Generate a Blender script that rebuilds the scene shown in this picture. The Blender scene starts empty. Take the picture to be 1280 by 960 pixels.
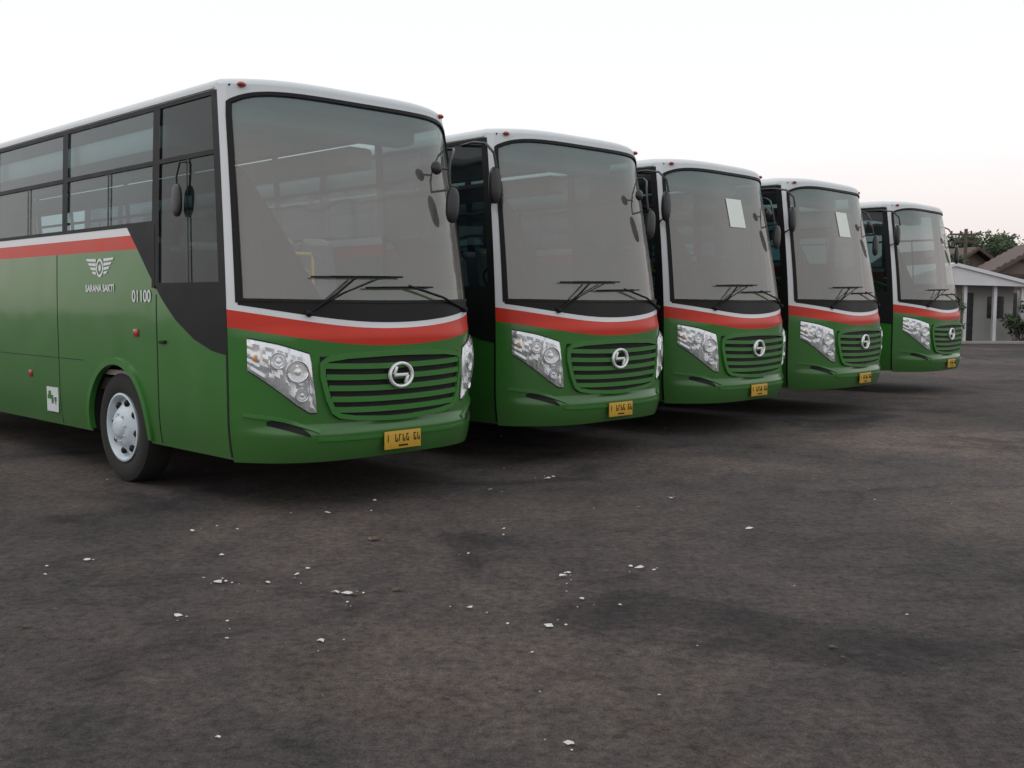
import bpy, bmesh, math, random
from mathutils import Vector, Matrix
R=random.Random(7)
S=bpy.context.scene
S.view_settings.view_transform='Standard'; S.view_settings.look='None'; S.view_settings.exposure=0

# ---------------- materials ----------------
def newmat(name):
    m=bpy.data.materials.new(name); m.use_nodes=True
    nt=m.node_tree; b=nt.nodes['Principled BSDF']; return m,nt,b
def N(nt,t,**k):
    n=nt.nodes.new(t)
    for a,v in k.items(): setattr(n,a,v)
    return n
def mat(name,col,rough=.5,metal=0,coat=0,var=.12,scale=6,bump=0,bscale=40,dust=None,spec=.5,dist=.02):
    m,nt,b=newmat(name)
    tc=N(nt,'ShaderNodeTexCoord'); no=N(nt,'ShaderNodeTexNoise')
    no.inputs['Scale'].default_value=scale; no.inputs['Detail'].default_value=5
    nt.links.new(tc.outputs['Object'],no.inputs['Vector'])
    mx=N(nt,'ShaderNodeMix',data_type='RGBA')
    mx.inputs[6].default_value=(*[c*(1-var) for c in col],1)
    mx.inputs[7].default_value=(*[min(1,c*(1+var)) for c in col],1)
    nt.links.new(no.outputs['Fac'],mx.inputs[0])
    out=mx.outputs[2]
    if dust:
        sx=N(nt,'ShaderNodeSeparateXYZ'); nt.links.new(tc.outputs['Object'],sx.inputs[0])
        mr=N(nt,'ShaderNodeMapRange'); mr.inputs[1].default_value=1.2; mr.inputs[2].default_value=.4
        mr.inputs[3].default_value=0; mr.inputs[4].default_value=dust
        nt.links.new(sx.outputs[2],mr.inputs[0])
        mu=N(nt,'ShaderNodeMath',operation='MULTIPLY'); nt.links.new(mr.outputs[0],mu.inputs[0]); nt.links.new(no.outputs['Fac'],mu.inputs[1])
        m2=N(nt,'ShaderNodeMix',data_type='RGBA'); nt.links.new(mu.outputs[0],m2.inputs[0])
        nt.links.new(out,m2.inputs[6]); m2.inputs[7].default_value=(.07,.058,.048,1); out=m2.outputs[2]
    nt.links.new(out,b.inputs['Base Color'])
    b.inputs['Metallic'].default_value=metal; b.inputs['Specular IOR Level'].default_value=spec
    b.inputs['Coat Weight'].default_value=coat; b.inputs['Coat Roughness'].default_value=.10
    r=N(nt,'ShaderNodeMapRange'); r.inputs[3].default_value=max(0,rough-.08); r.inputs[4].default_value=min(1,rough+.1)
    nt.links.new(no.outputs['Fac'],r.inputs[0]); nt.links.new(r.outputs[0],b.inputs['Roughness'])
    if bump:
        n2=N(nt,'ShaderNodeTexNoise'); n2.inputs['Scale'].default_value=bscale; n2.inputs['Detail'].default_value=4 if bscale>4 else 1
        nt.links.new(tc.outputs['Object'],n2.inputs['Vector'])
        bp=N(nt,'ShaderNodeBump'); bp.inputs['Strength'].default_value=bump; bp.inputs['Distance'].default_value=dist
        nt.links.new(n2.outputs['Fac'],bp.inputs['Height']); nt.links.new(bp.outputs[0],b.inputs['Normal'])
        if coat: nt.links.new(bp.outputs[0],b.inputs['Coat Normal'])
    return m
def glassmat(name,tint,g0,g1,dustc,dustf,rough=.03,grad=None,refl=(.95,.97,.97),wav=.3):
    m,nt,b=newmat(name); nt.nodes.remove(b)
    o=nt.nodes['Material Output']
    tr=N(nt,'ShaderNodeBsdfTransparent'); tr.inputs[0].default_value=(*tint,1)
    gl=N(nt,'ShaderNodeBsdfGlossy'); gl.inputs['Color'].default_value=(*refl,1); gl.inputs['Roughness'].default_value=rough
    fr=N(nt,'ShaderNodeLayerWeight'); fr.inputs[0].default_value=.5
    pw=N(nt,'ShaderNodeMath',operation='POWER'); pw.inputs[1].default_value=4; nt.links.new(fr.outputs['Facing'],pw.inputs[0])
    mr=N(nt,'ShaderNodeMapRange'); mr.inputs[3].default_value=g0; mr.inputs[4].default_value=g1
    nt.links.new(pw.outputs[0],mr.inputs[0])
    m1=N(nt,'ShaderNodeMixShader'); nt.links.new(mr.outputs[0],m1.inputs[0]); nt.links.new(tr.outputs[0],m1.inputs[1]); nt.links.new(gl.outputs[0],m1.inputs[2])
    df=N(nt,'ShaderNodeBsdfDiffuse'); df.inputs[0].default_value=(*dustc,1)
    tc=N(nt,'ShaderNodeTexCoord'); no=N(nt,'ShaderNodeTexNoise'); no.inputs['Scale'].default_value=1.3; no.inputs['Detail'].default_value=3
    nt.links.new(tc.outputs['Object'],no.inputs['Vector'])
    if wav:
        n2=N(nt,'ShaderNodeTexNoise'); n2.inputs['Scale'].default_value=1.6; n2.inputs['Detail'].default_value=1
        nt.links.new(tc.outputs['Object'],n2.inputs['Vector'])
        bp=N(nt,'ShaderNodeBump'); bp.inputs['Strength'].default_value=wav; bp.inputs['Distance'].default_value=.04
        nt.links.new(n2.outputs['Fac'],bp.inputs['Height']); nt.links.new(bp.outputs[0],gl.inputs['Normal'])
    if grad:
        sx=N(nt,'ShaderNodeSeparateXYZ'); nt.links.new(tc.outputs['Object'],sx.inputs[0])
        r_=N(nt,'ShaderNodeMapRange'); r_.inputs[1].default_value=grad[0]; r_.inputs[2].default_value=grad[1]; nt.links.new(sx.outputs[2],r_.inputs[0])
        mc=N(nt,'ShaderNodeMix',data_type='RGBA'); mc.inputs[6].default_value=(*tint,1); mc.inputs[7].default_value=(*grad[2],1)
        nt.links.new(r_.outputs[0],mc.inputs[0]); nt.links.new(mc.outputs[2],tr.inputs[0])
        md=N(nt,'ShaderNodeMix',data_type='RGBA'); md.inputs[6].default_value=(*dustc,1); md.inputs[7].default_value=(.20,.40,.40,1)
        nt.links.new(r_.outputs[0],md.inputs[0]); nt.links.new(md.outputs[2],df.inputs[0])
    m3=N(nt,'ShaderNodeMapRange'); m3.inputs[3].default_value=dustf*.4; m3.inputs[4].default_value=dustf*1.6
    nt.links.new(no.outputs['Fac'],m3.inputs[0])
    m2=N(nt,'ShaderNodeMixShader'); nt.links.new(m3.outputs[0],m2.inputs[0]); nt.links.new(m1.outputs[0],m2.inputs[1]); nt.links.new(df.outputs[0],m2.inputs[2])
    nt.links.new(m2.outputs[0],o.inputs[0]); return m

M={}
M['green']=mat('green_paint',(.030,.158,.021),.30,0,.45,.14,2.2,.2,1.8,dust=.55,dist=.03,spec=.4)
M['greenlip']=mat('green_trim',(.034,.172,.026),.35,0,.4,.1,3)
M['white']=mat('white_paint',(.68,.70,.72),.35,0,.3,.05,3)
M['roof']=mat('roof_paint',(.60,.63,.64),.4,0,.2,.10,2)
M['red']=mat('red_paint',(.55,.028,.010),.4,0,.15,.10,4,spec=.3)
M['black']=mat('black_trim',(.010,.010,.011),.5,0,0,.2,5,spec=.22)
M['rubber']=mat('tyre_rubber',(.018,.017,.016),.85,0,0,.3,20,.3,60)
M['under']=mat('chassis_dark',(.02,.019,.018),.8,0,0,.3,8)
M['rim']=mat('wheel_rim_paint',(.56,.63,.68),.45,0,0,.22,7)
M['chrome']=mat('chrome',(.90,.91,.92),.22,.75,0,.05,8)
M['badge']=mat('badge_metal',(.88,.9,.9),.3,.35,0,.05,8)
M['lens']=mat('lamp_amber',(.7,.30,.08),.25,0,.5,.1,8)
M['redlens']=mat('marker_lens',(.35,.02,.015),.25,0,.5,.1,8)
M['plate']=mat('plate_yellow',(.55,.33,.03),.5,0,0,.15,20)
M['interior']=mat('interior_grey',(.30,.27,.25),.8,0,0,.1,4)
M['ceiling']=mat('interior_ceiling',(.6,.6,.57),.8,0,0,.1,4)
M['seat']=mat('seat_fabric',(.28,.31,.34),.9,0,0,.25,10)
M['headrest']=mat('seat_cover',(.75,.75,.72),.9,0,0,.1,10)
M['yellow']=mat('handrail_yellow',(.85,.60,.05),.4,0,0,.05,10)
M['dark_panel']=mat('dark_panel_matte',(.012,.011,.011),.95,0,0,.3,10,.4,15)
M['paper']=mat('paper',(.80,.86,.80),.9,0,0,.03,10)
M['mirror']=mat('mirror_shell',(.015,.015,.016),.4,0,.1,.2,8)
M['wglass']=glassmat('windshield_glass',(.80,.82,.79),.135,.75,(.46,.43,.40),.20,.05,(2.95,3.42,(.25,.42,.42)),(.96,.94,.92),.25)
M['sglass']=glassmat('side_glass',(.54,.68,.70),.06,.75,(.26,.35,.38),.14)
M['dglass']=glassmat('door_glass',(.20,.27,.28),.035,.6,(.10,.12,.13),.08)
M['clear']=glassmat('headlamp_cover',(.94,.95,.96),.12,.7,(.75,.75,.75),.12,wav=0)

# ---------------- mesh builder ----------------
class MB:
    def __init__(s): s.v=[]; s.f=[]
    def add(s,v,f):
        o=len(s.v); s.v+= [tuple(p) for p in v]; s.f+=[tuple(i+o for i in q) for q in f]
    def grid(s,rows,closed=False):
        n=len(rows[0]); m=len(rows); v=[p for r in rows for p in r]; f=[]
        for i in range(m if closed else m-1):
            for j in range(n-1):
                a=i*n+j; b=((i+1)%m)*n+j
                f.append((a,b,b+1,a+1))
        s.add(v,f)
    def box(s,c,d,bev=0,rot=None,seg=2):
        bm=bmesh.new(); bmesh.ops.create_cube(bm,size=1)
        for v in bm.verts: v.co=Vector((v.co.x*d[0],v.co.y*d[1],v.co.z*d[2]))
        if bev: bmesh.ops.bevel(bm,geom=bm.edges[:],offset=bev,segments=seg,affect='EDGES',profile=.5)
        if rot: bmesh.ops.transform(bm,matrix=rot.to_4x4(),verts=bm.verts)
        bm.verts.index_update()
        s.add([v.co+Vector(c) for v in bm.verts],[[v.index for v in f.verts] for f in bm.faces]); bm.free()
    def ell(s,c,r,p=2,nu=20,nv=12,rot=None):
        rows=[]
        def sp(x,e): return math.copysign(abs(x)**e,x)
        e=2/p
        for i in range(nv+1):
            a=-math.pi/2+math.pi*i/nv; row=[]
            for j in range(nu+1):
                b=2*math.pi*j/nu
                q=Vector((r[0]*sp(math.cos(a),e)*sp(math.cos(b),e),r[1]*sp(math.cos(a),e)*sp(math.sin(b),e),r[2]*sp(math.sin(a),e)))
                if rot: q=rot@q
                row.append(q+Vector(c))
            rows.append(row)
        s.grid(rows)
    def tube(s,pts,r,n=8):
        pts=[Vector(p) for p in pts]; rings=[]
        for i,p in enumerate(pts):
            d=(pts[min(i+1,len(pts)-1)]-pts[max(i-1,0)]).normalized()
            a=d.orthogonal().normalized() if i==0 else (rings_a-(rings_a.dot(d))*d).normalized()
            rings_a=a; b=d.cross(a)
            rings.append([p+(a*math.cos(2*math.pi*k/n)+b*math.sin(2*math.pi*k/n))*r for k in range(n+1)])
        s.grid(rings)
        for rg in (rings[0],rings[-1]): s.add(rg[:n],[tuple(range(n))])
    def lathe(s,prof,c,ax='x',sign=1,n=40,M3=None):
        rows=[]
        for (h,r) in prof:
            row=[]
            for k in range(n+1):
                a=2*math.pi*k/n
                q=Vector((h*sign,r*math.cos(a),r*math.sin(a)))
                if M3: q=M3@q
                row.append(q+Vector(c))
            rows.append(row)
        s.grid(rows)
    def mesh(s,name,m,ang=35,weld=True):
        me=bpy.data.meshes.new(name); me.from_pydata(s.v,[],s.f)
        bm=bmesh.new(); bm.from_mesh(me)
        if weld: bmesh.ops.remove_doubles(bm,verts=bm.verts,dist=.0003)
        bm.to_mesh(me); bm.free()
        me.materials.append(m); me.shade_smooth(); me.set_sharp_from_angle(angle=math.radians(ang)); return me
def lin(a,b,n): return [a+(b-a)*i/n for i in range(n+1)]
def interp(xs,ys):
    def f(x):
        if x<=xs[0]: return ys[0]
        for i in range(len(xs)-1):
            if x<=xs[i+1]: return ys[i]+(ys[i+1]-ys[i])*(x-xs[i])/(xs[i+1]-xs[i])
        return ys[-1]
    return f
def sm(a,b,x):
    t=max(0,min(1,(x-a)/(b-a))); return t*t*(3-2*t)

# ---------------- bus surface ----------------
HW=1.30; LEN=10.6; ZR=3.51; ST=3.465
def W(z):
    w=HW
    if z>1.6: w-=.07*((z-1.6)/1.8)**1.3
    if z<.8: w-=.03*((.8-z)/.35)**2
    return w
def L(z): return .20*((z-1.5)/1.9)**1.4 if z>1.5 else 0
def Bz(z):
    B=.54-(.19*(z-1.5)/1.9 if z>1.5 else 0)
    B+=.03*(1-sm(1.44,1.54,z))+.04*(1-sm(.66,.72,z))
    if z<.66: B-=.06*((.66-z)/.24)**2
    return B
def FP(t,z): return Vector((W(z)*t, L(z)-Bz(z)*(1-abs(t)**4.2), z))
def FF(t,z,off=0):
    p=FP(t,z)
    if off:
        e=.004
        n=((FP(t+e,z)-FP(t-e,z)).cross(FP(t,z+e)-FP(t,z-e))).normalized(); p=p+n*off
    return p
def mkS(sd):
    def f(y,z,off=0): return Vector((sd*(W(z)+off), y+L(z)*max(0,1-y/1.2), z))
    return f
SL=mkS(-1); SR=mkS(1)
def fn(v): return v if callable(v) else (lambda u:v)
def patch(mb,F,us,lo,hi,n=8,off=0):
    lo=fn(lo);hi=fn(hi)
    mb.grid([[F(u,lo(u)+(hi(u)-lo(u))*j/n,off) for j in range(n+1)] for u in us])
def ribbon(mb,F,su,path,hh,o0,o1,closed=False):
    n=len(path); rows=[]
    for i in range(n):
        a=path[(i-1)%n] if (closed or i>0) else path[i]; b=path[(i+1)%n] if (closed or i<n-1) else path[i]
        d=Vector(((b[0]-a[0])*su,b[1]-a[1])).normalized(); q=(-d.y/su*hh,d.x*hh)
        t,z=path[i]
        rows.append([F(t+q[0],z+q[1],o0),F(t+q[0],z+q[1],o1),F(t-q[0],z-q[1],o1),F(t-q[0],z-q[1],o0),F(t+q[0],z+q[1],o0)])
    mb.grid(rows,closed)
    if not closed:
        for r in (rows[0],rows[-1]): mb.add(r[:4],[(0,1,2,3)])
def dense(path,n,closed=False):
    out=[]; m=len(path)
    for i in range(m if closed else m-1):
        a=path[i]; b=path[(i+1)%m]
        for k in range(n): out.append((a[0]+(b[0]-a[0])*k/n,a[1]+(b[1]-a[1])*k/n))
    if not closed: out.append(path[-1])
    return out
def roundp(path,it=2,c=.2):
    for _ in range(it):
        o=[];m=len(path)
        for i in range(m):
            a=path[i]; b=path[(i+1)%m]
            o.append((a[0]*(1-c)+b[0]*c,a[1]*(1-c)+b[1]*c)); o.append((a[0]*c+b[0]*(1-c),a[1]*c+b[1]*(1-c)))
        path=o; c=.25
    return path

ztw=lambda t:1.560+.165*abs(t)**2      # top of white
zrw=lambda t:ztw(t)-.05
zrr=lambda t:ztw(t)-.195
TS=sorted(set([round(x,4) for x in lin(-1,-.8,10)+lin(-.8,.8,32)+lin(.8,1,10)]))
WY1,WY2,WR=2.07,7.6,.63
def skirt(y):
    for c in (WY1,WY2):
        if abs(y-c)<WR: return max(.44,.52+math.sqrt(WR*WR-(y-c)**2))
    return .44
YS=sorted(set([0,.6,1.2,1.25]+[round(WY1+WR*math.sin(a),4) for a in lin(-math.pi/2,math.pi/2,28)]+[3.3,4.5,5.7,6.4]+[round(WY2+WR*math.sin(a),4) for a in lin(-math.pi/2,math.pi/2,28)]+[9,10,LEN]))
YS=sorted(YS+[WY1-WR-.001,WY1+WR+.001,WY2-WR-.001,WY2+WR+.001])
parts=[]
def part(name,mb,m,ang=35,weld=True): parts.append((name,mb.mesh('bus_'+name,M[m],ang,weld)))

# --- green shell
RB,RT,WT=2.215,2.345,2.42
g=MB()
patch(g,FF,TS,.42,zrr,40)
for F in (SL,SR):
    patch(g,F,[y for y in YS if y<=1.25],skirt,1.86,12)
    patch(g,F,[y for y in YS if y>=1.25],skirt,RB,14)
g.grid([[Vector((x*W(z),LEN,z)) for z in lin(.44,ZR,12)] for x in lin(1,-1,8)])
part('body_shell',g,'green',40)
# stripes
r=MB(); patch(r,FF,TS,zrr,zrw,6,.001)
w=MB(); patch(w,FF,TS,zrw,ztw,3,.001)
for F in (SL,SR):
    patch(r,F,[1.25,2,3,5,8,LEN],RB,RT,2); patch(w,F,[1.25,2,3,5,8,LEN],RT,WT,2)
part('red_stripe',r,'red'); 
# front frame : pillars + header
TG=.958
whi=lambda t:3.455-.09*abs(t/TG)**10
patch(w,FF,lin(-1,-TG,4),ztw,ZR,20); patch(w,FF,lin(TG,1,4),ztw,ZR,20)
part('white_stripe',w,'white')
h=MB(); TSG=sorted(set([-TG,TG]+[t for t in TS if abs(t)<TG]+[-.95,.95,-.93,.93,-.9,.9]))
patch(h,FF,TSG,whi,ZR,4)
# roof
def ring(d,hh):
    pts=[]
    for y in [LEN,9.5,8,6.5,5,3.5,2,1.2,.6]:
        p=SL(y,ZR); pts.append((p,y))
    for t in TS: pts.append((FF(t,ZR),0))
    for y in [.6,1.2,2,3.5,5,6.5,8,9.5,LEN]:
        pts.append((SR(y,ZR),y))
    out=[]
    for p,y in pts:
        k=max(0,1-y/2.2); kb=max(0,(y-9)/1.6)
        out.append(Vector((p.x*(1-d/W(ZR)), p.y+d*1.0*k-d*.6*kb, ZR+hh)))
    return out
rings=[ring(d,hh) for d,hh in [(0,0),(.010,.022),(.04,.045),(.09,.065),(.18,.085),(.4,.11),(.7,.13),(1.0,.14),(1.15,.142)]]
h.grid([list(r_) +[r_[0]] for r_ in rings])
h.add(rings[-1],[tuple(range(len(rings[-1])))])
for F in (SL,SR): patch(h,F,[0,.3,.6,.9,1.2,2,3,5,8,LEN],ST,ZR,1)
h.box((0,3.5,3.67),(.7,.7,.09),.03); h.box((0,7.5,3.67),(.7,.7,.09),.03)
part('roof',h,'roof',50)
gt=MB()
for F in (SL,SR): ribbon(gt,F,1,[(y,ST+.02) for y in lin(0.05,LEN-.05,20)],.010,0,.014)
part('rain_gutter',gt,'roof')
# glass
gl=MB(); patch(gl,FF,TSG,lambda t:ztw(t),whi,24,-.012); part('windshield',gl,'wglass',60)
# black seals / frit
k=MB()
pth=[(-TG+.004,ztw(TG)+.02)]+[(-TG+.004,z) for z in lin(1.9,3.25,8)]+[(t,whi(t)-.012) for t in TSG[1:-1]]+[(TG-.004,z) for z in lin(3.25,1.9,8)]+[(TG-.004,ztw(TG)+.02)]
ribbon(k,FF,HW,pth,.016,-.01,.008)
patch(k,FF,TSG,ztw,lambda t:1.745-.02*(1-t*t),4,.003)
ribbon(k,FF,HW,[(t,1.755-.02*(1-t*t)) for t in TSG],.012,-.01,.010)
# side frames
posts=[1.24,3.22,5.2,7.18,9.16]
for F in (SL,SR):
    patch(k,F,lin(0.0,.11,2),1.86,ST,8,.002)
    for y in posts: patch(k,F,[y-.065,y+.065],WT if y>1.3 else 1.86,ST,8,.002)
    patch(k,F,[10.4,LEN],WT,ST,4,.002)
    ysx=[.03,.3,.6,.9,1.2,2,3,5,8,LEN]
    patch(k,F,ysx,ST-.035,ST+.001,1,.003)
    patch(k,F,ysx,2.945,2.985,1,.003)
    patch(k,F,[1.2,2,3,5,8,LEN],WT,WT+.035,1,.003)
    patch(k,F,[.03,.6,1.25],1.85,1.90,1,.003)
    for y in (2.2,4.2,6.2,8.15): patch(k,F,[y-.016,y+.016],WT+.02,2.95,3,.003)
    patch(k,F,[.60,.625],1.89,2.95,3,.003)
    lo=interp([0,.25,.55,.85,1.1,1.35,1.58,1.80],[1.30,1.33,1.42,1.57,1.75,1.98,2.21,2.421])
    patch(k,F,lin(.0,1.25,20),lo,1.86,4,.004)
    patch(k,F,lin(1.25,1.80,10),lo,2.422,4,.004)
    ribbon(k,F,1,[(.012,z) for z in lin(.46,1.34,10)],.013,0,.004)
    ribbon(k,F,1,[(1.22,z) for z in lin(.46,1.8,10)],.006,0,.003)
    ribbon(k,F,1,[(3.42,z) for z in lin(.46,RB,8)],.004,0,.003)
    ribbon(k,F,1,[(5.9,z) for z in lin(.46,RB,8)],.004,0,.003)
    ribbon(k,F,1,[(y,1.15) for y in lin(2.8,5.9,8)],.003,0,.003)
    k.box(F(1.10,1.38,.012),(.02,.11,.03),.006)
k.add([Vector((x,LEN+.004,z)) for x,z in ((-1,2.2),(1,2.2),(1,3.1),(-1,3.1))],[(0,1,2,3)])
# bumper vents
for s in (-1,1):
    us=sorted([s*u for u in lin(.66,.86,12)])
    patch(k,FF,us,lambda t:.635+.10*(abs(t)-.66)/.2,lambda t:.655+.11*(abs(t)-.66)/.2+.065*math.sin((abs(t)-.66)/.2*math.pi),3,.004)
part('black_trim',k,'black',40)
# side glass
sg=MB(); dg=MB()
for F in (SL,SR):
    patch(dg,F,[0.01,.3,.6,.9,1.2],1.86,ST,8,-.012); patch(sg,F,[1.2]+posts[1:]+[LEN-.1],WT,ST,6,-.012)
part('side_windows',sg,'sglass'); part('door_windows',dg,'dglass')
lp=MB()
ribbon(lp,FF,HW,[(t,.60+.05*abs(t)**3) for t in lin(-.62,.62,24)],.012,0,.012)
for s in (-1,1):
    ribbon(lp,FF,HW,[(s*t,z) for t,z in ((.95,.82),(.9,.805),(.84,.795),(.78,.775),(.72,.745),(.66,.705),(.6,.675))],.014,0,.016)
for F in (SL,SR):
    for c in (WY1,WY2):
        ribbon(lp,F,1,[(c+(WR+.02)*math.cos(a),.52+(WR+.02)*math.sin(a)) for a in lin(-.08,math.pi+.08,30)],.032,-.03,.026)
# grille
GT,GB=1.30,.745
gfr=roundp([(-.60,GT-.02),(0,GT),(.60,GT-.02),(.515,GB+.04),(0,GB-.01),(-.515,GB+.04)],2,.13)
gfr=dense(gfr,3,True)
ribbon(lp,FF,HW,gfr,.020,0,.035,True)
def ghw(z): return .505+.09*(z-GB)/(GT-GB)
for z0 in (1.205,1.112,1.02,.928,.84):
    e=ghw(z0)-.012
    ribbon(lp,FF,HW,[(t,z0+.022*(abs(t)/e)**2-.012) for t in lin(-e,e,22)],.023,.004,.030)
part('grille_and_trim',lp,'greenlip',40)
gb=MB()
patch(gb,FF,lin(-.585,.585,30),lambda t:GB+.02+(0 if abs(t)<.5 else (abs(t)-.5)/.085*.45),GT-.01,8,.004)
part('grille_recess',gb,'black')
# badge
bd=MB(); c=FF(0,1.11,.05)
rows=[]
for i in range(37):
    a=2*math.pi*i/36; cc=c+Vector((math.cos(a)*.122,0,math.sin(a)*.10))
    rows.append([cc+Vector((math.cos(a)*math.cos(b),math.sin(b)*1.2,math.sin(a)*math.cos(b)))*.015 for b in lin(0,2*math.pi,8)])
bd.grid(rows)
bd.box(c,(.15,.02,.026),.004)
bd.box(c+Vector((-.062,0,.038)),(.028,.02,.075),.004,Matrix.Rotation(.35,3,'Y')); bd.box(c+Vector((.062,0,-.038)),(.028,.02,.075),.004,Matrix.Rotation(.35,3,'Y'))
part('badge',bd,'badge')
# headlights
hlk=MB(); hlc=MB(); hlg=MB(); hla=MB()
HO=.930
for s in (-1,1):
    hi=interp([.61,.64,.80,HO],[.92,1.31,1.39,1.44]); lo=interp([.61,.65,.72,HO],[.83,.83,.90,1.18])
    us=sorted([s*u for u in lin(.61,HO,26)])
    patch(hlk,FF,us,lambda t:lo(abs(t))-.008,lambda t:hi(abs(t))+.008,8,.004)
    rows=[]
    for i,t in enumerate(us):
        rows.append([FF(t,lo(abs(t))+.004+(hi(abs(t))-lo(abs(t))-.008)*j/10,(.008 if (i in(0,26) or j in(0,10)) else .008+R.random()*.02)) for j in range(11)])
    hlc.grid(rows)
    for (t,z,rr) in ((.71,1.17,.092),(.80,1.26,.068),(.69,.98,.056)):
        cc=FF(s*t,z,.012); nn=(FF(s*t,z,.1)-cc).normalized()
        Q=nn.to_track_quat('X','Z').to_matrix()
        hlc.lathe([(0,rr),(.030,rr),(.033,rr*.93),(.012,rr*.6),(.01,rr*.35),(.025,rr*.28),(.03,0.001)],cc,M3=Q,n=24)
        hlk.lathe([(.0325,rr*.97),(.035,rr*.94),(.0325,rr*.91)],cc,M3=Q,n=24)
    rows=[]
    for i,t in enumerate(us):
        row=[]
        for j in range(11):
            v=j/10; e=(math.sin(math.pi*i/26)*math.sin(math.pi*v))**.4 if 0<i<26 and 0<j<10 else 0
            row.append(FF(t,lo(abs(t))+(hi(abs(t))-lo(abs(t)))*v,.006+.05*e))
        rows.append(row)
    hlg.grid(rows)
    hla.ell(FF(s*.895,1.28,.02),(.03,.015,.03))
part('headlight_housing',hlk,'black'); part('headlight_reflector',hlc,'chrome',15); part('headlight_cover',hlg,'clear',60)
part('indicator_lamp',hla,'lens')
# marker lamps
ml=MB()
for t in (-.88,.84): ml.ell(FF(t,3.50,.01),(.04,.03,.022))
for F in (SL,SR):
    for (y,z) in ((1.62,1.45),(4.2,.95),(9.8,1.0)):
        p=F(y,z,.004); ml.box(p,(.02,.09,.07),.006)
part('marker_lamps',ml,'redlens')
# plate
pl=MB(); pc=FF(0,.56,.035); pl.box(pc,(.40,.012,.155),.004); part('number_plate',pl,'plate')
pf=MB()
for i in range(9):
    if i in (1,6): continue
    x=-.165+i*.041; pf.box(pc+Vector((x,-.008,.018)),(.006,.004,.06)); 
    if i%2: pf.box(pc+Vector((x+.010,-.008,.045)),(.018,.004,.009))
    if i%3: pf.box(pc+Vector((x+.010,-.008,-.01)),(.018,.004,.009)); pf.box(pc+Vector((x+.019,-.008,.0)),(.005,.004,.035))
pf.box(pc+Vector((0,-.008,-.05)),(.10,.004,.014))
part('plate_characters',pf,'black')
# wheels
ty=MB(); rm=MB(); hb=MB(); un=MB()
AZ=.53
for s in (-1,1):
    for y in (WY1,WY2):
        cx=s*1.262
        ty.lathe([(-.30,.30),(-.30,.46),(-.27,.515),(-.22,.53),(-.06,.53),(-.02,.52),(.0,.48),(.005,.42),(-.005,.36),(-.03,.31)],(cx,y,AZ),sign=s)
        rm.lathe([(-.03,.325),(.0,.332),(.005,.315),(-.01,.30),(-.05,.29),(-.075,.275),(-.04,.22),(.0,.18),(.02,.155),(.02,.11),(.05,.09),(.055,.05),(.06,.001)] if y==WY1 else [(-.03,.325),(.0,.332),(0.0,.30),(-.06,.28),(-.16,.24),(-.17,.15),(-.10,.13),(-.08,.06),(-.08,.001)],(cx,y,AZ),sign=s)
        for i in range(8):
            a=2*math.pi*i/8+.2
            if y==WY1: hb.ell((cx-s*.040,y+.235*math.cos(a),AZ+.235*math.sin(a)),(.03,.036,.036))
            a+=.39
            rm.ell((cx+s*(.022 if y==WY1 else -.14),y+.132*math.cos(a),AZ+.132*math.sin(a)),(.02,.014,.014),nu=8,nv=6)
        un.grid([[Vector((s*xx,y+.65*math.cos(a),.52+.65*math.sin(a))) for a in lin(-.1,math.pi+.1,16)] for xx in (1.27,.78)])
        un.box((s*.77,y,.75),(.02,1.28,.9))
part('tyres',ty,'rubber'); part('wheel_rims',rm,'rim',50); part('rim_holes',hb,'black')
# underbody
un.box((0,5.3,.93),(2.46,10.3,.12)); un.box((-.42,5.3,.68),(.1,10,.24)); un.box((.42,5.3,.68),(.1,10,.24))
for y in (WY1,WY2): un.tube([(-1.1,y,.5),(1.1,y,.5)],.07,10); 
un.ell((0,WY2,.52),(.25,.25,.22)); un.box((0,1.2,.66),(.8,1.1,.35),.05)
un.box((.95,4.4,.68),(.5,1.1,.42),.05); un.box((-.95,4.6,.68),(.5,1.4,.42),.05)
un.grid([[FF(t,z,-.06) for z in (.5,.95)] for t in lin(-.9,.9,12)])
part('chassis',un,'under')
# wipers
wp=MB()
def wiper(p0,p1,b0,b1):
    wp.tube([FF(p0[0],p0[1],.02),FF((p0[0]*.5+p1[0]*.5),(p0[1]+p1[1])/2,.06),FF(p1[0],p1[1],.05)],.011,6)
    wp.tube([FF(b0[0]+(b1[0]-b0[0])*k/8,b0[1]+(b1[1]-b0[1])*k/8,.025) for k in range(9)],.008,6)
    wp.tube([FF(b0[0]+(b1[0]-b0[0])*k/6,b0[1]+(b1[1]-b0[1])*k/6,.045) for k in range(1,6)],.006,6)
    wp.ell(FF(p0[0],p0[1],.02),(.03,.03,.03))
wiper((-.63,1.64),(-.30,1.93),(-.60,1.935),(.10,1.945)); wiper((.72,1.66),(.13,1.865),(-.22,1.85),(.36,1.86))
wp.tube([FF(-.63,1.64,.02),FF(-.4,1.80,.045),FF(-.1,1.93,.05)],.007,6)
part('wipers',wp,'black')
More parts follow.
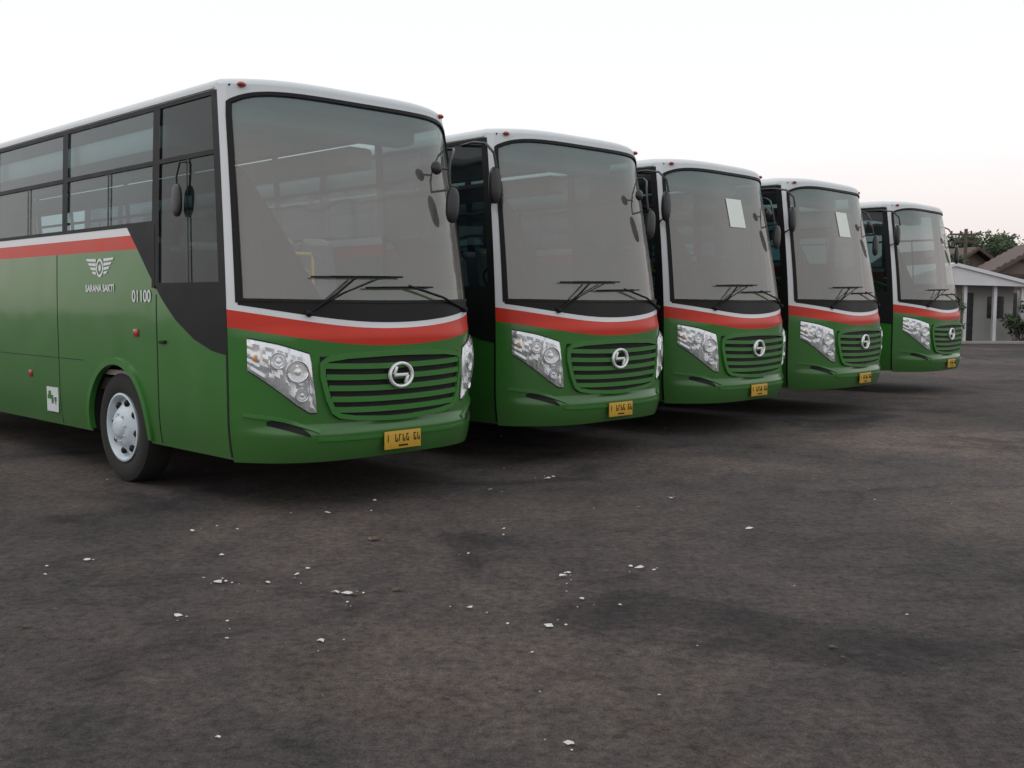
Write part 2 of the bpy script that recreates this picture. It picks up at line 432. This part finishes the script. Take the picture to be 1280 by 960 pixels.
# right mirror assembly, bracket follows the glass closely
m_=MB()
m_.tube([FF(.975,3.22,.0),FF(.93,3.20,.07),FF(.82,3.14,.09),FF(.70,3.02,.10),FF(.64,2.88,.11),FF(.63,2.78,.11)],.013,8)
m_.tube([FF(.975,2.80,.0),FF(.90,2.82,.06),FF(.76,2.80,.09),FF(.63,2.78,.11)],.011,8)
m_.ell(FF(.62,2.60,.11),(.072,.038,.165),2.6,rot=Matrix.Rotation(.08,3,'Y'))
m_.ell(FF(.52,2.93,.10),(.064,.03,.062)); m_.tube([FF(.66,2.94,.10),FF(.52,2.93,.10)],.009,6)
part('offside_mirror',m_,'mirror')
ms=MB()
ms.tube([SL(.5,3.42),(-1.38,.25,3.40),(-1.42,.02,3.36),(-1.42,-.10,3.25),(-1.40,-.12,3.10)],.014,8)
ms.ell((-1.37,-.06,2.93),(.075,.045,.19),2.6)
ms.tube([SL(.02,2.75),(-1.35,-.04,2.80)],.011,6)
mirror_fwd=ms.mesh('bus_mirror_fwd',M['mirror'])
ms=MB()
a=SL(.62,2.92); q=SL(.72,2.70,.05)
ms.tube([a,a+Vector((-.04,.05,.0)),q+Vector((0,0,.10)),q],.010,8)
ms.ell(q+Vector((0,0,-.10)),(.025,.075,.14),2.6)
mirror_side=ms.mesh('bus_mirror_side',M['mirror'])
# interior
it=MB()
rows=[]
for t in lin(-.93,.93,24):
    f=FF(t,1.66,-.05); rows.append([Vector((f.x,f.y,1.66)),Vector((f.x,f.y+.25,1.70)),Vector((f.x*.98,.45+.05*math.cos(t*9),1.68)),Vector((f.x*.98,.5,1.6)),Vector((f.x*.98,.42,1.0))])
it.grid(rows)
it.box((-.7,.3,1.76),(.65,.3,.16),.05); it.box((0.05,.9,1.35),(.6,.8,.55),.08)
part('dashboard',it,'interior')
ce=MB()
ce.grid([[Vector((x,y,3.47)) for x in lin(-1.15,1.15,4)] for y in lin(.35,10.4,6)])
for s in (-1,1): ce.box((s*.98,5.7,3.22),(.32,9,.22),.05)
ce.box((0,.55,3.34),(2.1,.3,.16),.05)
part('ceiling_racks',ce,'ceiling')
fl=MB(); fl.box((0,5.3,1.05),(2.48,10.4,.05)); fl.box((0,10.45,2.2),(2.3,.05,2.3)); part('floor',fl,'interior')
se=MB(); hr=MB()
def seat(x,y,z=1.08):
    se.box((x,y,z+.42),(.44,.46,.14),.05,seg=1); se.box((x,y+.26,z+.78),(.44,.12,.72),.05,Matrix.Rotation(-.18,3,'X'),1); se.box((x,y,z+.17),(.1,.3,.35))
    hr.box((x,y+.325,z+1.06),(.36,.14,.22),.05,Matrix.Rotation(-.18,3,'X'),1)
seat(-.72,1.05,1.12)
for i in range(10):
    for x in (-1.0,-.53,.53,1.0):
        if i==0 and x<0: continue
        seat(x,1.75+i*.83,1.25)
part('seats',se,'seat'); part('seat_headrests',hr,'headrest')
sw=MB(); Q=Matrix.Rotation(.9,3,'X'); rows=[]
for i in range(29):
    a=2*math.pi*i/28; cc=Vector((math.cos(a)*.23,math.sin(a)*.23,0)); rd=Vector((math.cos(a),math.sin(a),0))
    rows.append([Q@(cc+(rd*math.cos(b)+Vector((0,0,1))*math.sin(b))*.016)+Vector((-.72,.52,1.93)) for b in lin(0,2*math.pi,6)])
sw.grid(rows); sw.tube([(-.72,.35,1.6),(-.72,.52,1.93)],.03,8); sw.tube([Q@Vector((-.22,0,0))+Vector((-.72,.52,1.93)),Q@Vector((.22,0,0))+Vector((-.72,.52,1.93))],.015,6)
part('steering_wheel',sw,'black')
yl=MB(); yl.tube([(-.16,.45,1.6),(-.16,.45,2.12),(-.18,.45,2.17),(-.66,.45,2.17)],.016,8)
yl.tube([(-.16,.47,2.0),(-.2,1.4,2.3)],.013,8); part('handrail',yl,'yellow')
cu=MB()  # dark triangular sheet inside the windshield, standing in for a dark shape there
rows=[]
for v in lin(0,1,14):
    z=1.70+v*1.15; w_=.62*(1-v)**.85+.03
    rows.append([Vector((-1.13+w_*u, .10-.30*u*(1-v)+.02*math.sin(u*22)*(1-v), z)) for u in lin(0,1,12)])
cu.grid(rows)
part('dark_panel',cu,'dark_panel')
# side graphics
gr=MB()
for F in (SL,SR):
    cy=2.38;cz=2.04
    for sg_ in (-1,1):
        for j in range(4):
            z0=cz+.08-j*.042; 
            a=cy+sg_*.085; b=cy+sg_*(.29-.045*j)
            gr.add([F(a,z0,.005),F(b,z0+.012,.005),F(b+sg_*.02,z0+.034,.005),F(a,z0+.028,.005)],[(0,1,2,3)])
    n=20
    ri=[F(cy+.055*math.cos(2*math.pi*i/n),cz+.02+.065*math.sin(2*math.pi*i/n),.005) for i in range(n)]
    ro=[F(cy+.08*math.cos(2*math.pi*i/n),cz+.02+.09*math.sin(2*math.pi*i/n),.005) for i in range(n)]
    gr.add(ri+ro,[(i,(i+1)%n,n+(i+1)%n,n+i) for i in range(n)])
    gr.add([F(cy+.03*math.cos(2*math.pi*i/8),cz+.02+.035*math.sin(2*math.pi*i/8),.005) for i in range(8)],[tuple(range(8))])
part('company_emblem',gr,'white')
stk=MB()
stk.box(SL(3.62,.70,.003),(.004,.30,.26))
part('side_sticker',stk,'white')
sp=MB()
for i in range(14):
    sp.box(SL(3.62+R.uniform(-.11,.11),.70+R.uniform(-.10,.10),.006),(.003,R.uniform(.02,.09),R.uniform(.015,.05)))
part('sticker_print',sp,'greenlip')
def textmesh(s,size):
    c=bpy.data.curves.new('t','FONT'); c.body=s; c.size=size; c.align_x='CENTER'; c.align_y='CENTER'; c.extrude=.001; c.offset=.003
    o=bpy.data.objects.new('t',c); S.collection.objects.link(o); bpy.context.view_layer.update()
    me=bpy.data.meshes.new_from_object(o.evaluated_get(bpy.context.evaluated_depsgraph_get())); bpy.data.objects.remove(o)
    me.materials.clear(); return me
def sidetext(s,size,y,z,m):
    me=textmesh(s,size)
    p=SL(y,z,.006)
    for v in me.vertices:
        tx,tyy,tz=v.co; v.co=Vector((p.x-tz,p.y-tx,p.z+tyy))
    me.materials.append(M[m])
    return me
parts.append(('company_name',sidetext('SARANA SAKTI',.095,2.38,1.86,'white')))
nums=['01100','01102','01104','01107','01109']

places=[(-2.31,8.38,45.3),(-.17,10.87,44.6),(1.95,13.26,46),(4.12,15.40,47.3),(7.04,19.1,48)]
for i,(X,Y,A) in enumerate(places):
    a=math.radians(A)
    e=bpy.data.objects.new('bus',None); S.collection.objects.link(e)
    e.location=(X+HW*math.cos(a),Y+HW*math.sin(a),0); e.rotation_euler=(0,0,a)
    def ch(n,me):
        o=bpy.data.objects.new(n,me); S.collection.objects.link(o); o.parent=e; return o
    for n,me in parts: ch(n,me)
    ch('fleet_number',sidetext(nums[i],.15,1.50,1.78,'white'))
    ch('door_mirror',mirror_side if i==0 else mirror_fwd)
    if i in (2,3):
        t0=-.20 if i==2 else -.24
        pm=MB(); rows=[[FF(t,z,-.004) for z in lin(2.72,3.10,3)] for t in lin(t0,t0+.30,4)]
        pm.grid(rows); ch('paper_notice',pm.mesh('paper',M['paper']))

# ---------------- ground ----------------
m,nt,b=newmat('asphalt'); tc=N(nt,'ShaderNodeTexCoord')
def noise(sc,det=6,dist=0,rough=.5,off=(0,0,0)):
    n=N(nt,'ShaderNodeTexNoise'); n.inputs['Scale'].default_value=sc; n.inputs['Detail'].default_value=det; n.inputs['Distortion'].default_value=dist; n.inputs['Roughness'].default_value=rough
    mp=N(nt,'ShaderNodeMapping'); mp.inputs['Location'].default_value=off
    nt.links.new(tc.outputs['Object'],mp.inputs[0]); nt.links.new(mp.outputs[0],n.inputs['Vector']); return n
def ramp(src,stops):
    r_=N(nt,'ShaderNodeValToRGB'); nt.links.new(src,r_.inputs[0])
    el=r_.color_ramp.elements
    el[0].position=stops[0][0]; el[0].color=(*stops[0][1],1); el[1].position=stops[-1][0]; el[1].color=(*stops[-1][1],1)
    for p,c in stops[1:-1]:
        x=el.new(p); x.color=(*c,1)
    return r_
big=ramp(noise(.25,6,.7,.55).outputs['Fac'],[(.32,(.062,.056,.055)),(.48,(.090,.078,.073)),(.60,(.120,.099,.090)),(.7,(.150,.123,.108))])
stain=ramp(noise(.5,6,1.0,.62,(3.1,1.7,0)).outputs['Fac'],[(.36,(.50,.50,.53)),(.44,(.84,.84,.85)),(.60,(.95,.94,.93)),(.68,(1,.94,.88))])
mid=ramp(noise(2.6,12,.4,.75).outputs['Fac'],[(.34,(.52,.52,.54)),(.5,(.82,.81,.80)),(.66,(1.0,.97,.94))])
grit=ramp(noise(16,8,0,.85).outputs['Fac'],[(.38,(.30,.30,.31)),(.52,(.70,.70,.70)),(.64,(1,.97,.92))])
fine=ramp(noise(90,3,0,.8).outputs['Fac'],[(.38,(.5,.5,.5)),(.64,(1,1,1))])
def mul(a,b_):
    x=N(nt,'ShaderNodeMix',data_type='RGBA',blend_type='MULTIPLY'); x.inputs[0].default_value=1
    nt.links.new(a,x.inputs[6]); nt.links.new(b_,x.inputs[7]); return x.outputs[2]
o=mul(mul(mul(mul(big.outputs[0],stain.outputs[0]),mid.outputs[0]),grit.outputs[0]),fine.outputs[0])
br=N(nt,'ShaderNodeVectorMath',operation='SCALE'); br.inputs['Scale'].default_value=3.2; nt.links.new(o,br.inputs[0])
# worn dusty area in front of the parked row
mp=N(nt,'ShaderNodeMapping'); mp.inputs['Location'].default_value=(-.45,-.95,0); mp.inputs['Scale'].default_value=(.09,.09,.09)
nt.links.new(tc.outputs['Object'],mp.inputs[0]); vl=N(nt,'ShaderNodeVectorMath',operation='LENGTH'); nt.links.new(mp.outputs[0],vl.inputs[0])
ad=N(nt,'ShaderNodeMath',operation='MULTIPLY_ADD'); nt.links.new(noise(.8,6,.5,.6,(9,2,0)).outputs['Fac'],ad.inputs[0]); ad.inputs[1].default_value=.9; nt.links.new(vl.outputs['Value'],ad.inputs[2])
dr=ramp(ad.outputs[0],[(.55,(1,1,1)),(1.0,(.74,.74,.75))])
o2=mul(br.outputs[0],dr.outputs[0])
nt.links.new(o2,b.inputs['Base Color']); b.inputs['Roughness'].default_value=.9; b.inputs['Specular IOR Level'].default_value=.25
bp=N(nt,'ShaderNodeBump'); bp.inputs['Strength'].default_value=.8; bp.inputs['Distance'].default_value=.018
nt.links.new(noise(40,6,0,.75).outputs['Fac'],bp.inputs['Height'])
bp2=N(nt,'ShaderNodeBump'); bp2.inputs['Strength'].default_value=.5; bp2.inputs['Distance'].default_value=.06
nt.links.new(noise(2.2,7,0,.6).outputs['Fac'],bp2.inputs['Height']); nt.links.new(bp2.outputs[0],bp.inputs['Normal'])
nt.links.new(bp.outputs[0],b.inputs['Normal'])
asphalt=m
def obj(name,me,parent=None):
    o=bpy.data.objects.new(name,me); S.collection.objects.link(o)
    if parent: o.parent=parent
    return o
gm=MB(); gm.grid([[Vector((x,y,0)) for y in lin(-400,400,8)] for x in lin(-400,400,8)]); obj('ground',gm.mesh('ground',asphalt))
# litter
M['litter']=mat('litter_paper',(.60,.60,.56),.9,0,0,.3,30); M['leaf']=mat('dry_leaf',(.10,.07,.04),.9,0,0,.4,30)
def bits(mb,x,y,s):
    n=R.randint(4,7); ph=R.random()*6
    pts=[Vector((x+math.cos(ph+2*math.pi*k/n)*s*R.uniform(.5,1.3),y+math.sin(ph+2*math.pi*k/n)*s*R.uniform(.4,1),.006+R.random()*s*.5)) for k in range(n)]
    c=Vector((x,y,.008+s*.5)); mb.add(pts+[c],[(k,(k+1)%n,n) for k in range(n)])
lt=MB(); lf=MB()
spots=[(-1.82,6.27,.026),(-1.78,6.30,.014),(-.98,6.02,.03),(-1.05,6.05,.024),(.20,5.41,.024),(.84,6.62,.03),(.78,6.66,.018),(-1.52,8.36,.025),(-1.99,6.95,.024),(-2.85,6.82,.024),(-1.04,7.45,.012),(-2.42,7.7,.02),(-1.51,6.27,.018),(-1.37,6.45,.02),(-1.33,6.6,.016),(.32,6.4,.03),(.41,5.91,.02),(.36,6.5,.014),(-.24,5.74,.02),(-.06,7.78,.014),(-.98,5.17,.022),(-1.85,5.6,.018),(.35,10,.03),(.41,10.1,.02),(.23,3.94,.02),(1.81,7.78,.024),(.62,5.8,.012),(-1.2,8.9,.02),(-.3,7.0,.012),(-.2,9.4,.02),(-.95,5.85,.012),(-1.55,5.5,.01),(.1,5.0,.008),(1.4,9,.016)]
for x,y,s in spots:
    bits(lt,x,y,s*1.2)
    for _ in range(R.randint(0,3)): bits(lt,x+R.gauss(0,.09),y+R.gauss(0,.12),s*R.uniform(.2,.5))
for i in range(300):
    y=R.uniform(3.2,16); x=R.uniform(-.5,.5)*y; bits(lt if R.random()<.2 else lf,x,y,R.uniform(.003,.014))
for x,y,s in [(1.61,5.07,.03),(-.94,6.0,.035),(-1.0,7.42,.05),(-.7,6.1,.04),(-2.6,5.4,.02)]: bits(lf,x,y,s)
obj('litter',lt.mesh('litter',M['litter'])); obj('fallen_leaves',lf.mesh('leaves',M['leaf']))

# ---------------- background ----------------
M['wall']=mat('painted_wall',(.42,.41,.40),.85,0,0,.28,.8,.2,10)
M['wroof']=mat('white_metal_roof',(.70,.70,.72),.5,0,0,.1,2)
M['tile']=mat('clay_roof_tile',(.12,.085,.072),.85,0,0,.4,3,.5,8)
M['brick']=mat('house_wall',(.22,.17,.145),.9,0,0,.25,2)
M['dark']=mat('window_dark',(.03,.033,.035),.25)
M['wood']=mat('timber',(.10,.075,.06),.8,0,0,.3,5)
M['conc']=mat('kerb_concrete',(.30,.29,.27),.9,0,0,.2,3)
def emp(n,loc=(0,0,0),rz=0):
    e=bpy.data.objects.new(n,None); S.collection.objects.link(e); e.location=loc; e.rotation_euler=(0,0,rz); return e
e=emp('white_shed',(18.2,43,0),.12)
mb=MB(); mb.box((0,3,1.25),(5.6,6,2.5)); obj('walls',mb.mesh('w',M['wall']),e)
mb=MB(); mb.box((.75,-.02,1.05),(.5,.06,2.0)); mb.box((2.0,-.02,1.45),(.7,.06,.9))
obj('doors_and_windows',mb.mesh('w',M['dark']),e)
mb=MB()
for x in (-2.9,-1.05,.1,1.4,2.6): mb.box((x,-.9,1.25),(.14,.14,2.5))
obj('porch_posts',mb.mesh('w',M['wroof']),e)
mb=MB()
pr=[(-3.3,2.45),(-.6,3.25),(3.5,2.3)]
mb.grid([[Vector((x,y,z)) for y in (-1.4,2,6.5)] for x,z in pr]); mb.grid([[Vector((x,y,z-.12)) for y in (-1.4,2,6.5)] for x,z in pr])
mb.grid([[Vector((x,-1.4,z)),Vector((x,-1.4,z-.14))] for x,z in pr])
mb.add([Vector((-3.1,-1.3,2.42)),Vector((-.6,-1.3,3.15)),Vector((3.2,-1.3,2.28))],[(0,1,2)])
obj('roof',mb.mesh('w',M['wroof']),e)
e=emp('boundary_wall'); mb=MB(); cp=MB()
mb.box((50,45,1.1),(56,.2,2.2)); mb.box((-20,45,1.1),(68,.2,2.2)); cp.box((50,45,2.24),(56.1,.3,.08)); cp.box((-20,45,2.24),(68.1,.3,.08))
for x in list(range(-53,14,4))+list(range(23,78,4)): mb.box((x,44.85,1.15),(.35,.35,2.3))
obj('panels',mb.mesh('w',M['wall']),e); obj('coping',cp.mesh('w',M['conc']),e)
kb=MB(); kb.box((22,41.2,.06),(70,.2,.12),.02); obj('kerb',kb.mesh('k',M['conc']))
def house(loc,rz,w,d,hw,rh):
    e=emp('tiled_house',loc,rz)
    mb=MB(); mb.box((0,0,hw/2),(w,d,hw)); mb.add([Vector((-w/2,-d/2,hw)),Vector((w/2,-d/2,hw)),Vector((0,-d/2,hw+rh*.95))],[(0,1,2)]); mb.add([Vector((-w/2,d/2,hw)),Vector((w/2,d/2,hw)),Vector((0,d/2,hw+rh*.95))],[(0,1,2)])
    obj('walls',mb.mesh('w',M['brick']),e)
    mb=MB(); ov=.7
    for s in (-1,1):
        A=Vector((0,-d/2-ov,hw+rh)); B_=Vector((s*(w/2+ov),-d/2-ov,hw-.25)); C=Vector((s*(w/2+ov),d/2+ov,hw-.25)); D=Vector((0,d/2+ov,hw+rh))
        n=24; rows=[]
        for i in range(n+1):
            u=i/n; z=.05*(i%2)
            rows.append([A.lerp(B_,u)+Vector((0,0,z)),D.lerp(C,u)+Vector((0,0,z))])
        mb.grid(rows)
        dn=Vector((0,0,-.16)); mb.add([A,B_,B_+dn,A+dn],[(0,1,2,3)]); mb.add([D,C,C+dn,D+dn],[(0,1,2,3)]); mb.add([B_,C,C+dn,B_+dn],[(0,1,2,3)])
    obj('roof',mb.mesh('w',M['tile']),e)
    mb=MB()
    for s in (-1,1): mb.tube([(0,-d/2-ov-.03,hw+rh-.1),(s*(w/2+ov),-d/2-ov-.03,hw-.35)],.12,4)
    for x in (-w/2+.3,0,w/2-.3): mb.box((x,-d/2-.06,hw/2),(.16,.1,hw))
    for x in (-w*.2,w*.2): mb.tube([(0,-d/2-.08,hw+.1),(x*1.3,-d/2-.08,hw+rh*.45)],.07,4)
    mb.tube([(-w/2,-d/2-.08,hw),(w/2,-d/2-.08,hw)],.1,4)
    obj('beams',mb.mesh('w',M['wood']),e)
    mb=MB()
    for x in (-w*.28,w*.22): mb.box((x,-d/2-.03,hw*.5),(w*.18,.08,1.2))
    obj('windows',mb.mesh('w',M['dark']),e)
house((28.2,56,0),-.25,6,7,3.0,1.9); house((27.3,68,0),.25,5,8,3.3,1.7); house((44,60,0),.2,9,8,3.2,2.4); house((-15,64,0),0,9,8,3.2,2.4)
# vegetation
m,nt,b=newmat('foliage'); tc=N(nt,'ShaderNodeTexCoord')
rp=ramp(noise(.9,4).outputs['Fac'],[(.3,(.018,.034,.014)),(.55,(.045,.075,.028)),(.75,(.085,.11,.045))]); nt.links.new(rp.outputs[0],b.inputs['Base Color']); b.inputs['Roughness'].default_value=.8
M['fol']=m; M['bark']=mat('bark',(.07,.055,.045),.95,0,0,.3,6)
def leaves(mb,c,r,n,ls):
    for _ in range(n):
        d=Vector((R.gauss(0,1),R.gauss(0,1),R.gauss(0,1))).normalized()*(R.random()**.4)
        p=Vector((c[0]+d.x*r[0],c[1]+d.y*r[1],c[2]+d.z*r[2]))
        a=Vector((R.gauss(0,1),R.gauss(0,1),R.gauss(0,1))).normalized(); q=a.orthogonal().normalized(); s=ls*R.uniform(.6,1.4)
        mb.add([p-a*s,p+q*s*.5,p+a*s,p-q*s*.5],[(0,1,2,3)])
def tree(x,y,h,name='tree'):
    e=emp(name,(x,y,0)); lv=MB(); tk=MB()
    tk.tube([(0,0,0),(.05,.02,h*.3),(.1,0,h*.55)],.13+h*.012,8)
    for i in range(16):
        a=R.random()*6.28; rr=h*.30*R.random()**.5; z=h*R.uniform(.48,.9); c=(rr*math.cos(a),rr*math.sin(a),z)
        tk.tube([(.08,0,h*.45),(c[0]*.5,c[1]*.5,(z+h*.5)/2),c],.05,5)
        k=h*R.uniform(.09,.15); leaves(lv,c,(k*1.2,k*1.2,k*.8),150,.16)
    obj('trunk_and_limbs',tk.mesh('t',M['bark']),e); obj('crown',lv.mesh('l',M['fol'],weld=False),e)
for x,y,h in ((33.8,76,6.9),(37.2,82,7.2),(39,73,5.6),(43,78,6.4),(26,61,4.6),(34.4,72,5.8)): tree(x,y,h)
lv=MB()
x=-150
while x<170:
    yy=88+R.uniform(-5,8)
    leaves(lv,(x,yy,R.uniform(1.8,2.6)),(R.uniform(2,4),2,R.uniform(1.8,3.0)),170,.38)
    x+=R.uniform(1.7,3.4)
obj('distant_trees',lv.mesh('dt',M['fol'],weld=False))
for (x,y,z,r_) in ((17.4,41.8,.9,.9),(20.7,42.0,1.0,.8),(22.6,42.2,.8,.7)):
    e=emp('shrub',(x,y,0)); lv=MB(); tk=MB()
    for i in range(7):
        a=R.random()*6.28; c=(r_*.5*math.cos(a),r_*.5*math.sin(a),z*R.uniform(.5,1.9)); tk.tube([(0,0,0),c],.025,5); leaves(lv,c,(r_*.5,r_*.5,r_*.4),110,.09)
    obj('stems',tk.mesh('t',M['bark']),e); obj('leaves',lv.mesh('l',M['fol'],weld=False),e)
e=emp('utility_pole',(25.3,58,0)); mb=MB(); mb.tube([(0,0,0),(0,0,5.7)],.10,8); mb.box((0,0,5.4),(1.8,.1,.1)); mb.box((0,0,5.0),(1.3,.1,.1))
for x in (-.8,-.3,.3,.8): mb.ell((x,0,5.52),(.06,.06,.09),nu=8,nv=6)
obj('pole',mb.mesh('p',M['wood']),e)

# ---------------- world ----------------
wd=bpy.data.worlds.new('World'); S.world=wd; wd.use_nodes=True; nt=wd.node_tree
bg=nt.nodes['Background']; bg.inputs[1].default_value=.1
SE,SA=math.radians(50),math.radians(-100)
sky=N(nt,'ShaderNodeTexSky'); sky.sky_type='NISHITA'; sky.sun_disc=False; sky.sun_elevation=SE; sky.sun_rotation=SA
sky.dust_density=6; sky.air_density=1.2; sky.ozone_density=1
hs=N(nt,'ShaderNodeHueSaturation'); hs.inputs['Saturation'].default_value=.25; nt.links.new(sky.outputs[0],hs.inputs['Color'])
tc=N(nt,'ShaderNodeTexCoord'); sx=N(nt,'ShaderNodeSeparateXYZ'); nt.links.new(tc.outputs['Generated'],sx.inputs[0])
rp=ramp(sx.outputs[2],[(0,(.82,.72,.68)),(.06,(.89,.815,.79)),(.13,(.97,.94,.94)),(.24,(.93,.95,.965)),(.8,(.74,.77,.81))])
sc=N(nt,'ShaderNodeVectorMath',operation='SCALE'); sc.inputs['Scale'].default_value=11.3; nt.links.new(rp.outputs[0],sc.inputs[0])
mx=N(nt,'ShaderNodeMix',data_type='RGBA'); mx.inputs[0].default_value=.92; nt.links.new(hs.outputs[0],mx.inputs[6]); nt.links.new(sc.outputs[0],mx.inputs[7])
nt.links.new(mx.outputs[2],bg.inputs[0])
sl=bpy.data.lights.new('sun','SUN'); sl.energy=.5; sl.angle=math.radians(20); sl.color=(1,.95,.88)
so=bpy.data.objects.new('sun',sl); S.collection.objects.link(so)
dv=Vector((math.sin(SA)*math.cos(SE),math.cos(SA)*math.cos(SE),math.sin(SE)))
so.rotation_euler=dv.to_track_quat('Z','Y').to_euler(); so.location=dv*50
# ---------------- camera ----------------
cd=bpy.data.cameras.new('camera'); cd.sensor_width=36; cd.lens=36.28; cd.clip_end=1500
co=bpy.data.objects.new('camera',cd); S.collection.objects.link(co); co.location=(0,0,1.75); co.rotation_euler=(math.radians(90-4.65),0,0)
S.camera=co
